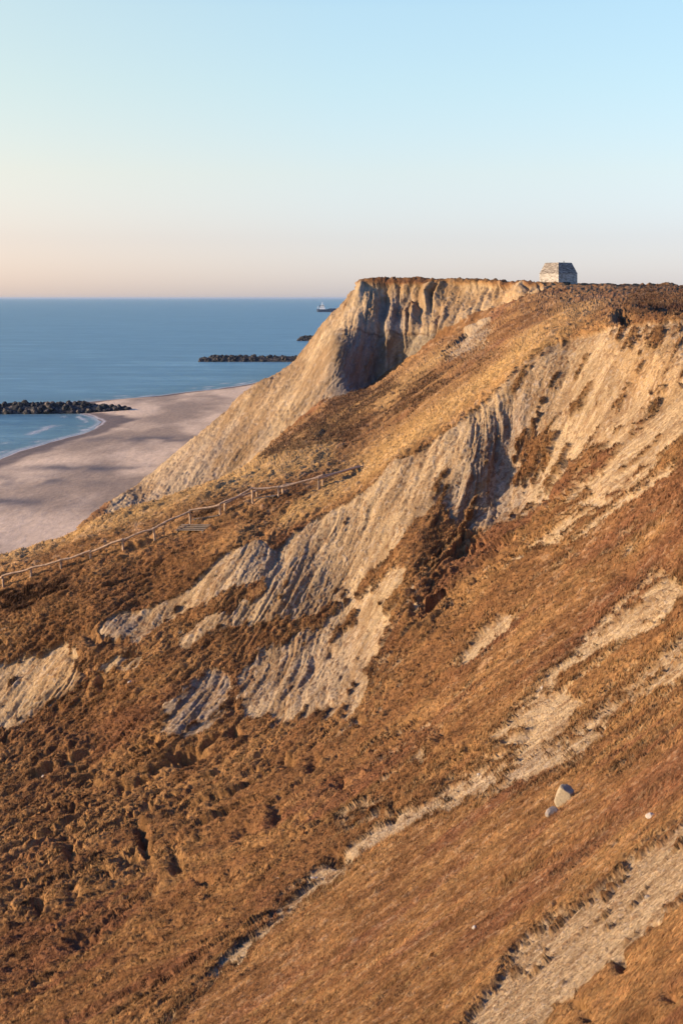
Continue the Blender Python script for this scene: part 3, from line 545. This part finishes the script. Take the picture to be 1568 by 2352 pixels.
fa = N(t, 'ShaderNodeMath', operation='MULTIPLY_ADD'); fa.inputs[1].default_value = -.30; fa.inputs[2].default_value = .58; t.links.new(sp_.outputs[0], fa.inputs[0])
fb2 = N(t, 'ShaderNodeMath', operation='MULTIPLY_ADD'); fb2.inputs[1].default_value = -.55; t.links.new(sp_.outputs[1], fb2.inputs[0]); t.links.new(fa.outputs[0], fb2.inputs[2]); fb2.use_clamp = True
ms_ = N(t, 'ShaderNodeMixShader'); t.links.new(fb2.outputs[0], ms_.inputs[0]); t.links.new(nd.outputs[0], ms_.inputs[1]); t.links.new(ng.outputs[0], ms_.inputs[2])
t.links.new(mB.outputs[2], nd.inputs['Color']); t.links.new(bp2.outputs[0], nd.inputs['Normal']); t.links.new(bp2.outputs[0], ng.inputs['Normal'])
out_ = [n for n in t.nodes if n.type == 'OUTPUT_MATERIAL'][0]; t.links.new(ms_.outputs[0], out_.inputs['Surface']); t.nodes.remove(b)

# ------------------------------------------------------------------ stone groynes
m_rock, t, b = nodes_mat('groyne_rock'); geo = N(t, 'ShaderNodeNewGeometry'); oi = N(t, 'ShaderNodeObjectInfo')
nz = N(t, 'ShaderNodeTexNoise'); nz.inputs['Scale'].default_value = 1.1; nz.inputs['Detail'].default_value = 6; t.links.new(geo.outputs['Position'], nz.inputs['Vector'])
rp = ramp(t, [(.3, (.012, .016, .02)), (.55, (.035, .037, .04)), (.66, (.13, .11, .095)), (.78, (.26, .21, .17))]); t.links.new(nz.outputs[0], rp.inputs[0]); t.links.new(rp.outputs[0], b.inputs['Base Color'])
def rock_mesh(seed, mat):
    import bmesh
    bm = bmesh.new(); bmesh.ops.create_icosphere(bm, subdivisions=2, radius=1.0); r = random.Random(seed)
    pl = []
    for _ in range(9):
        n = Vector((r.uniform(-1, 1), r.uniform(-1, 1), r.uniform(-1, 1))).normalized(); pl.append((n, r.uniform(.55, .85)))
    for v in bm.verts:
        for n, d in pl:
            q = v.co.dot(n)
            if q > d: v.co -= n*(q-d)
        v.co *= 1 + r.uniform(-.04, .04)
    me = bpy.data.meshes.new('boulder'); bm.to_mesh(me); bm.free(); me.materials.append(mat); return me
rocks = [rock_mesh(s, m_rock) for s in range(8)]
def groyne(name, pts, half, height, label, nb, rad, merged):
    """pts: plan centre line"""
    root = empty(name, (pts[0][0], pts[0][1], SEA)); tag(root, label, 'groyne', 'stone groynes along the shore')
    mb = MB(); r = random.Random(len(label)); ox, oy = pts[0]
    # core heap: ragged ridge
    n = 60; prof = [(-1, -1.2), (-.75, .15), (-.35, .8), (0, .92), (.35, .8), (.75, .15), (1, -1.2)]
    vs = []; fs = []
    def cl(t):
        q = t*(len(pts)-1); i = min(int(q), len(pts)-2); f = q-i
        return pts[i][0]*(1-f)+pts[i+1][0]*f - ox, pts[i][1]*(1-f)+pts[i+1][1]*f - oy
    def ht(t): return height*min(1, .35 + 6*t, .25 + 5*(1-t))
    for i in range(n):
        x, y = cl(i/(n-1)); hh = ht(i/(n-1))
        for (a, h) in prof: vs.append((x + r.uniform(-.4, .4), y + a*half + r.uniform(-.3, .3), h*hh + r.uniform(-.25, .25)))
    m = len(prof)
    for i in range(n-1):
        for k in range(m-1): fs.append((i*m+k, i*m+k+1, (i+1)*m+k+1, (i+1)*m+k))
    fs.append(tuple(range(m))[::-1]); fs.append(tuple((n-1)*m+k for k in range(m)))
    mb.add(vs, fs)
    if merged:
        for _ in range(nb):
            t_ = r.random(); x, y = cl(t_); hh = ht(t_); a = r.uniform(-.9, .4); z = hh*np.interp(a, [p[0] for p in prof], [p[1] for p in prof])
            s = rad*r.uniform(.6, 1.3); me = r.choice(rocks); M = Matrix.Rotation(r.uniform(0, 6), 3, 'Z') @ Matrix.Rotation(r.uniform(0, 6), 3, 'X')
            mb.add([M @ (v.co*s) + Vector((x, y + a*half, z)) for v in me.vertices], [tuple(p.vertices) for p in me.polygons])
        mb.build('rock_heap', m_rock, root)
    else:
        for _ in range(420):
            t_ = r.random(); x, y = cl(t_); hh = ht(t_); a = r.uniform(-.2, .9); z = hh*np.interp(a, [p[0] for p in prof], [p[1] for p in prof])
            s = rad*r.uniform(.6, 1.2); me = r.choice(rocks); M = Matrix.Rotation(r.uniform(0, 6), 3, 'Z') @ Matrix.Rotation(r.uniform(0, 6), 3, 'X')
            mb.add([M @ (v.co*s) + Vector((x, y + a*half, z)) for v in me.vertices], [tuple(p.vertices) for p in me.polygons])
        mb.build('rock_core', m_rock, root)
        for i in range(nb):
            t_ = .45 + .55*(i + r.random())/nb; x, y = cl(t_); hh = ht(t_); a = r.uniform(-.95, .05); z = hh*np.interp(a, [p[0] for p in prof], [p[1] for p in prof])
            o = bpy.data.objects.new('boulder', r.choice(rocks)); S.collection.objects.link(o); o.parent = root
            s = rad*r.uniform(.6, 1.25); o.location = (x, y + a*half, z + .1*s); o.scale = (s*r.uniform(.8, 1.2), s, s*r.uniform(.8, 1.5)); o.rotation_euler = (r.uniform(-.5, .5), r.uniform(-.5, .5), r.uniform(0, 6))
    return root
groyne('stone_groyne', [(-215, 494), (-150, 494), (-108, 494), (-74, 497)], 6.0, 3.2, 'nearest dark rock groyne running from the sandy beach into the water', 100, 1.15, False)
groyne('stone_groyne', [(-89, 893), (-60, 893), (0, 893), (40, 893)], 6.0, 3.6, 'middle long low rock groyne in open water behind the bare headland', 260, 1.2, True)
groyne('stone_groyne', [(-40, 1326), (-28, 1326), (20, 1326), (120, 1326)], 6.5, 4.0, 'farthest short rock groyne peeking out behind the cliff slope', 200, 1.4, True)

# ------------------------------------------------------------------ ship
def flatmat(name, c, rough=.6):
    m, t, b = nodes_mat(name); geo = N(t, 'ShaderNodeTexCoord'); nz = N(t, 'ShaderNodeTexNoise'); nz.inputs['Scale'].default_value = 6; nz.inputs['Detail'].default_value = 5
    t.links.new(geo.outputs['Object'], nz.inputs['Vector'])
    rp = ramp(t, [(.3, tuple(x*.75 for x in c)), (.7, tuple(min(1, x*1.2) for x in c))]); t.links.new(nz.outputs[0], rp.inputs[0]); t.links.new(rp.outputs[0], b.inputs['Base Color']); b.inputs['Roughness'].default_value = rough
    return m
m_hull = flatmat('hull_navy', (.03, .05, .09)); m_sw = flatmat('ship_white', (.75, .75, .72)); m_deck = flatmat('ship_deck', (.10, .11, .13))
sy_ = 40*F/(716.5-VH); sx = lambda u: (u-UC)/F*sy_
ship = empty('cargo_ship', (sx(727), sy_, SEA)); tag(ship, 'cargo ship with dark blue hull and white superstructure far out at sea', 'ship')
Ls = 105.0; mb = MB(); st = []
for i, (x, w0, zt) in enumerate([(0, 5.5, 8.5), (4, 8, 8), (12, 9, 7.2), (30, 9, 7.6), (34, 9, 9.2), (85, 9, 9.2), (95, 6.5, 10), (102, 3, 11), (105.5, .3, 12)]):
    st += [(x + (1.5 if i == 0 else 0), -w0*.8, -1), (x, -w0, zt), (x, w0, zt), (x + (1.5 if i == 0 else 0), w0*.8, -1)]
fs = []
for i in range(8):
    for k in range(4): a = i*4+k; b2 = i*4+(k+1) % 4; fs.append((a, b2, b2+4, a+4))
fs += [(3, 2, 1, 0), (32, 33, 34, 35)]
mb.add(st, fs); mb.build('hull', m_hull, ship)
mb = MB(); mb.box(8, 24, -7, 7, 7.5, 12.5); mb.box(10, 22, -7, 7, 12.5, 16); mb.box(13, 21, -6, 6, 16, 20); mb.box(12, 20, -7.5, 7.5, 20, 20.8); dk = mb.build('deckhouse', m_sw, ship)
mb = MB(); 
for z in (13.5, 17.3): mb.box(9.9, 22.1, -7.05, -6.9, z, z+1.0)
mb.build('window_band', m_deck, dk)
mb = MB(); mb.tube([(16, 0, 20), (16, 0, 28)], [.9, .4]); mb.tube([(16, -3, 25), (16, 3, 25)], .3); mb.build('mast', m_sw, ship)
mb = MB(); mb.tube([(9, 0, 12), (9, 0, 19)], [1.8, 1.6], 10); mb.build('funnel', m_hull, ship)
mb = MB()
for k in range(5): mb.box(36+k*10, 44+k*10, -7, 7, 9.1, 10.2)
mb.build('hatch_covers', m_deck, ship)
mb = MB(); mb.tube([(3, 0, 8), (3, 0, 16)], .4); mb.tube([(3, 0, 15), (9, 0, 13)], .3); mb.build('stern_crane', m_sw, ship)

# ------------------------------------------------------------------ hut on the cliff top
def shingle(name, ca_, cb_, cc_, wear):
    m, t, b = nodes_mat(name); tc = N(t, 'ShaderNodeTexCoord')
    mp = N(t, 'ShaderNodeMapping'); mp.inputs['Scale'].default_value = (1.2, 1.2, 7); t.links.new(tc.outputs['Object'], mp.inputs[0])
    nz = N(t, 'ShaderNodeTexNoise'); nz.inputs['Scale'].default_value = 1.3; nz.inputs['Detail'].default_value = 7; nz.inputs['Roughness'].default_value = .72; t.links.new(mp.outputs[0], nz.inputs['Vector'])
    rp = ramp(t, [(wear-.13, ca_), (wear, cb_), (wear+.12, cc_)]); t.links.new(nz.outputs[0], rp.inputs[0]); t.links.new(rp.outputs[0], b.inputs['Base Color'])
    return m
m_wall = shingle('whitewashed_planks', (.09, .08, .07), (.22, .21, .19), (.44, .425, .395), .47)
m_roof = shingle('worn_whitewashed_shingles', (.06, .055, .05), (.17, .155, .135), (.38, .36, .33), .50)
m_dark = flatmat('dark_opening', (.012, .014, .018))
hb = ground_at(1284, 657, 225, 285)
HY = 262.0; hx = (1281.5-UC)/F*HY; px = HY/F
hz = (VH - 656)/F*HY
hut = empty('hut', (hx, HY, hz), R(36.5)); tag(hut, 'small weathered white wooden hut with steep truncated roof on the cliff top', 'hut')
hd = 42.5*px/math.sqrt(2)          # half side
wh = 27.5*px; rh = 52.5*px; ht_ = hd*.69
# walls: lapped boards
mb = MB(); nb = 9; bot = -1.2
zs = [bot, 0] + [wh*(i+1)/nb for i in range(nb)]
for i in range(len(zs)-1):
    e0 = hd + .03; e1 = hd
    z0, z1 = zs[i], zs[i+1] 
    v = [(-e0,-e0,z0),(e0,-e0,z0),(e0,e0,z0),(-e0,e0,z0),(-e1,-e1,z1),(e1,-e1,z1),(e1,e1,z1),(-e1,e1,z1)]
    mb.add(v, [(0,3,2,1),(4,5,6,7),(0,1,5,4),(1,2,6,5),(2,3,7,6),(3,0,4,7)])
mb.build('wall', m_wall, hut)
mb = MB(); nb = 9
for i in range(nb):
    f0 = i/nb; f1 = (i+1)/nb; e0 = hd + .07 + (ht_-hd)*f0; e1 = hd + .02 + (ht_-hd)*f1; z0 = wh + .003 + (rh-wh)*f0; z1 = wh + (rh-wh)*f1
    v = [(-e0,-e0,z0),(e0,-e0,z0),(e0,e0,z0),(-e0,e0,z0),(-e1,-e1,z1),(e1,-e1,z1),(e1,e1,z1),(-e1,e1,z1)]
    mb.add(v, [(0,3,2,1),(4,5,6,7),(0,1,5,4),(1,2,6,5),(2,3,7,6),(3,0,4,7)])
rf = mb.build('roof', m_roof, hut)
mb = MB(); mb.tube([(ht_*.75, -ht_*.1, rh-.1), (ht_*.75, -ht_*.1, rh+.38)], .06); mb.build('vent_pipe', m_dark, rf)
# near-right face is local +x ... rotated 45 deg: the -y face turns right-towards the camera
mb = MB(); mb.box(-.55*hd, .25*hd, -hd-.06, -hd+.05, -.35, .62); dr = mb.build('door', m_dark, hut)
mb = MB(); mb.box(-.62*hd, .32*hd, -hd-.075, -hd-.035, .63, .73); mb.build('door_frame', m_wall, dr)

# ------------------------------------------------------------------ fences, steps and landings down the spur
m_wood, t, b = nodes_mat('weathered_pine'); tc = N(t, 'ShaderNodeTexCoord'); nz = N(t, 'ShaderNodeTexNoise'); nz.inputs['Scale'].default_value = 5; nz.inputs['Detail'].default_value = 4; t.links.new(tc.outputs['Object'], nz.inputs['Vector'])
rp = ramp(t, [(.3, (.19, .135, .09)), (.7, (.46, .34, .23))]); t.links.new(nz.outputs[0], rp.inputs[0]); t.links.new(rp.outputs[0], b.inputs['Base Color'])
m_plank = flatmat('grey_planks', (.12, .10, .085))
def world(u, v, yy): return Vector(((u-UC)/F*yy, yy, (VH-v)/F*yy))
def fence(label, posts, rail_end=None):
    p0 = posts[0]; b0 = world(p0[2], p0[3], p0[4]); root = empty('wooden_fence', b0); tag(root, label, 'fence', 'rough wooden handrail fences beside the steps')
    tops = []
    for (ut, vt, ub, vb, yy) in posts:
        a = world(ub, vb, yy) - b0; c = world(ut, vt, yy) - b0; a.z -= .5
        mb = MB(); mb.tube([a, c], [.10, .085], 8); mb.build('post', m_wood, root); tops.append(c)
    seq = tops + ([world(*rail_end) - b0] if rail_end else [])
    for i in range(len(seq)-1):
        a, c = seq[i], seq[i+1]; pts = []
        for k in range(7):
            f = k/6; p = a.lerp(c, f); p.z += -.10 + .05*math.sin(f*5 + i) + random.uniform(-.02, .02); p.y -= .09; pts.append(p)
        mb = MB(); mb.tube(pts, [.078 + .016*random.random() for _ in pts], 7); mb.build('rail', m_wood, root)
    return root
def gy(u, v): 
    q = ground_at(u, v, 100, 119 if u < 600 else 140); return float(q.y)
fp = [(6.2,1320.5,9.8,1351),(72,1301.7,71.4,1329.7),(140,1283.5,140.8,1308.7),(207.8,1263.9,209.4,1284),(282,1236.5,284,1266),(353,1210.7,357,1241),(436,1170.5,438,1207),(505,1156,506,1185),(579.3,1118.7,580.5,1158.7),(639.5,1115.9,640,1144.7),(731.7,1095,732.5,1125)]
ff = [(-62, 1340, -60, 1368)] + fp
fence('long weathered wooden rail fence stepping down the grassy spur towards the beach', [(a, b2, c, d, gy(c, d) + .1) for a, b2, c, d in ff], (833, 1069, 120.5))
fb_ = [(516.3,1154.5,517.5,1179),(590,1122,591,1144),(649,1114,650,1139),(741,1090,741.7,1118.7)]
fence('short second rail fence behind the long one beside the upper steps', [(a, b2, c, d, gy(c, d) + .5) for a, b2, c, d in fb_], (836, 1066, 122.0))
def landing(name, label, cat, u0, v0, u1, v1, depth, n, rise=0):
    a = world(u0, v0, gy(u0, v0) - .2); c = world(u1, v1, gy(u1, v1) - .2); root = empty(name, a); tag(root, label, cat)
    d = c - a; L = d.length; ang = math.atan2(d.y, d.x); root.rotation_euler = (0, 0, ang); tilt = d.z
    for i in range(n):
        mb = MB(); y0 = i*depth/n; z = .10 + rise*i
        mb.add([(0, y0, z), (L, y0, z+tilt), (L, y0+depth/n-.03, z+tilt), (0, y0+depth/n-.03, z), (0, y0, z+.06), (L, y0, z+.06+tilt), (L, y0+depth/n-.03, z+.06+tilt), (0, y0+depth/n-.03, z+.06)],
               [(0,3,2,1),(4,5,6,7),(0,1,5,4),(1,2,6,5),(2,3,7,6),(3,0,4,7)])
        mb.build('plank', m_plank, root)
    for x in (.15, L-.25):
        mb = MB(); mb.box(x, x+.1, .05, .15, -.6, .1 + tilt*x/L); mb.build('support', m_plank, root)
    return root
landing('plank_walkway', 'pale grey plank walkway beside the tallest lower fence post', 'walkway', 441, 1197, 500, 1188, 1.0, 4)
landing('wooden_landing', 'small wooden landing between the two rail fences with dark gap below', 'landing', 583, 1149, 630, 1143, 1.0, 4)
landing('wooden_steps', 'weathered wooden steps half buried in grass below the plank walkway', 'steps', 402, 1221, 468, 1222, 1.0, 4, .10)

# ------------------------------------------------------------------ boulders and stones lying on the slope
def stonemat(name, c): 
    m = flatmat(name, c, .9); return m
m_bould = stonemat('pale_boulder', (.27, .23, .16)); m_white = stonemat('white_stone', (.36, .33, .29)); m_grey = stonemat('grey_stone', (.22, .20, .18))
def stone(u, v, su, sv, label, mat, seed, name='boulder', cat='boulder', flatten=.8, sink=.25, group=None):
    g = ground_at(u, v + sv*.35, 10, 105); k = g.y/F
    me = rock_mesh(seed, mat).copy(); me.materials.clear(); me.materials.append(mat)
    o = bpy.data.objects.new(name, me); S.collection.objects.link(o)
    rx = su*k/2*1.25; rz = sv*k/2*1.25
    o.scale = (rx, (rx+rz)/2*.9, rz); o.location = (g.x, g.y, g.z + rz*(1-sink*2)*.7); o.rotation_euler = (random.uniform(-.15, .15), random.uniform(-.15, .15), 0)
    return tag(o, label, cat, group)
def big_boulder():
    import bmesh
    g = ground_at(1300, 1845, 10, 105); k = g.y/F
    bm = bmesh.new(); bmesh.ops.create_icosphere(bm, subdivisions=4, radius=1.0)
    pl = [(Vector((-.62, -.75, -.05)).normalized(), .62), (Vector((.70, -.55, .15)).normalized(), .72), (Vector((.1, -.25, .95)).normalized(), .66), (Vector((.9, .3, .3)).normalized(), .8), (Vector((-.9, .3, .3)).normalized(), .8)]
    for v in bm.verts:
        for n, d in pl:
            q = v.co.dot(n)
            if q > d: v.co -= n*(q-d)*.93
        q_ = np.array([v.co[:]], np.float32); v.co *= 1 + .06*noise(q_, .5, 3)[0] + .035*noise(q_, .2, 5)[0] + .02*noise(q_, .09, 6)[0]
    me = bpy.data.meshes.new('boulder'); bm.to_mesh(me); bm.free(); me.materials.append(m_bould)
    me.polygons.foreach_set('use_smooth', [True]*len(me.polygons))
    o = bpy.data.objects.new('boulder', me); S.collection.objects.link(o)
    o.scale = (26*k, 23*k, 31*k); o.location = (g.x, g.y + 8*k, g.z + 11*k); o.rotation_euler = (0, R(8), R(12))
    return tag(o, 'large pale yellow boulder with flat sunlit side lying on the brown grass slope', 'boulder')
big_boulder()
stone(1268, 1862, 28, 26, 'small grey rock just below the large pale boulder', m_grey, 21, 'rock', 'rock')
stone(1497, 1872, 20, 13, 'white stone near the right edge above the wide sandy gully', m_white, 22, 'stone', 'stone')
stone(640, 2021, 15, 13, 'small white stone at the dark lower end of the narrow sand gully', m_white, 23, 'stone', 'stone')
stone(722, 2016, 17, 6, 'flat white stone beside the narrow pale sand gully', m_white, 24, 'stone', 'stone')
stone(97, 1784, 9, 11, 'lone small white stone on the tussocky slope at the left edge', m_white, 25, 'stone', 'stone')
stone(300, 1566, 12, 7, 'small white stone under the grey sand hollow', m_white, 26, 'stone', 'stone')
stone(1096, 1778, 9, 7, 'small white stone at the foot of the dark crack in the sand', m_white, 27, 'stone', 'stone')
stone(1245, 1580, 9, 7, 'tiny white stone at the top of the sandy strip right of centre', m_white, 28, 'stone', 'stone')
stone(1192, 1238, 9, 7, 'tiny white stone below the shaded right hand scarp', m_white, 29, 'stone', 'stone')
stone(1480, 2060, 12, 9, 'pale stone half sunk in the wide lower sandy gully', m_grey, 30, 'stone', 'stone')
stone(1095, 2130, 10, 8, 'small pale stone in grass left of the wide lower sandy gully', m_white, 31, 'stone', 'stone')

# ------------------------------------------------------------------ sea air
hm = bpy.data.materials.new('sea_haze'); hm.use_nodes = True; ht = hm.node_tree; ht.nodes.clear()
ho = ht.nodes.new('ShaderNodeOutputMaterial'); hv = ht.nodes.new('ShaderNodeVolumePrincipled'); hv.inputs['Color'].default_value = (.42, .56, .74, 1); hv.inputs['Density'].default_value = 2.2e-5; hv.inputs['Anisotropy'].default_value = .2
ht.links.new(hv.outputs[0], ho.inputs['Volume'])
mb = MB(); mb.box(-101000, 101000, -150, 91000, -47, 14); tag(mb.build('haze', hm), kind='stuff')
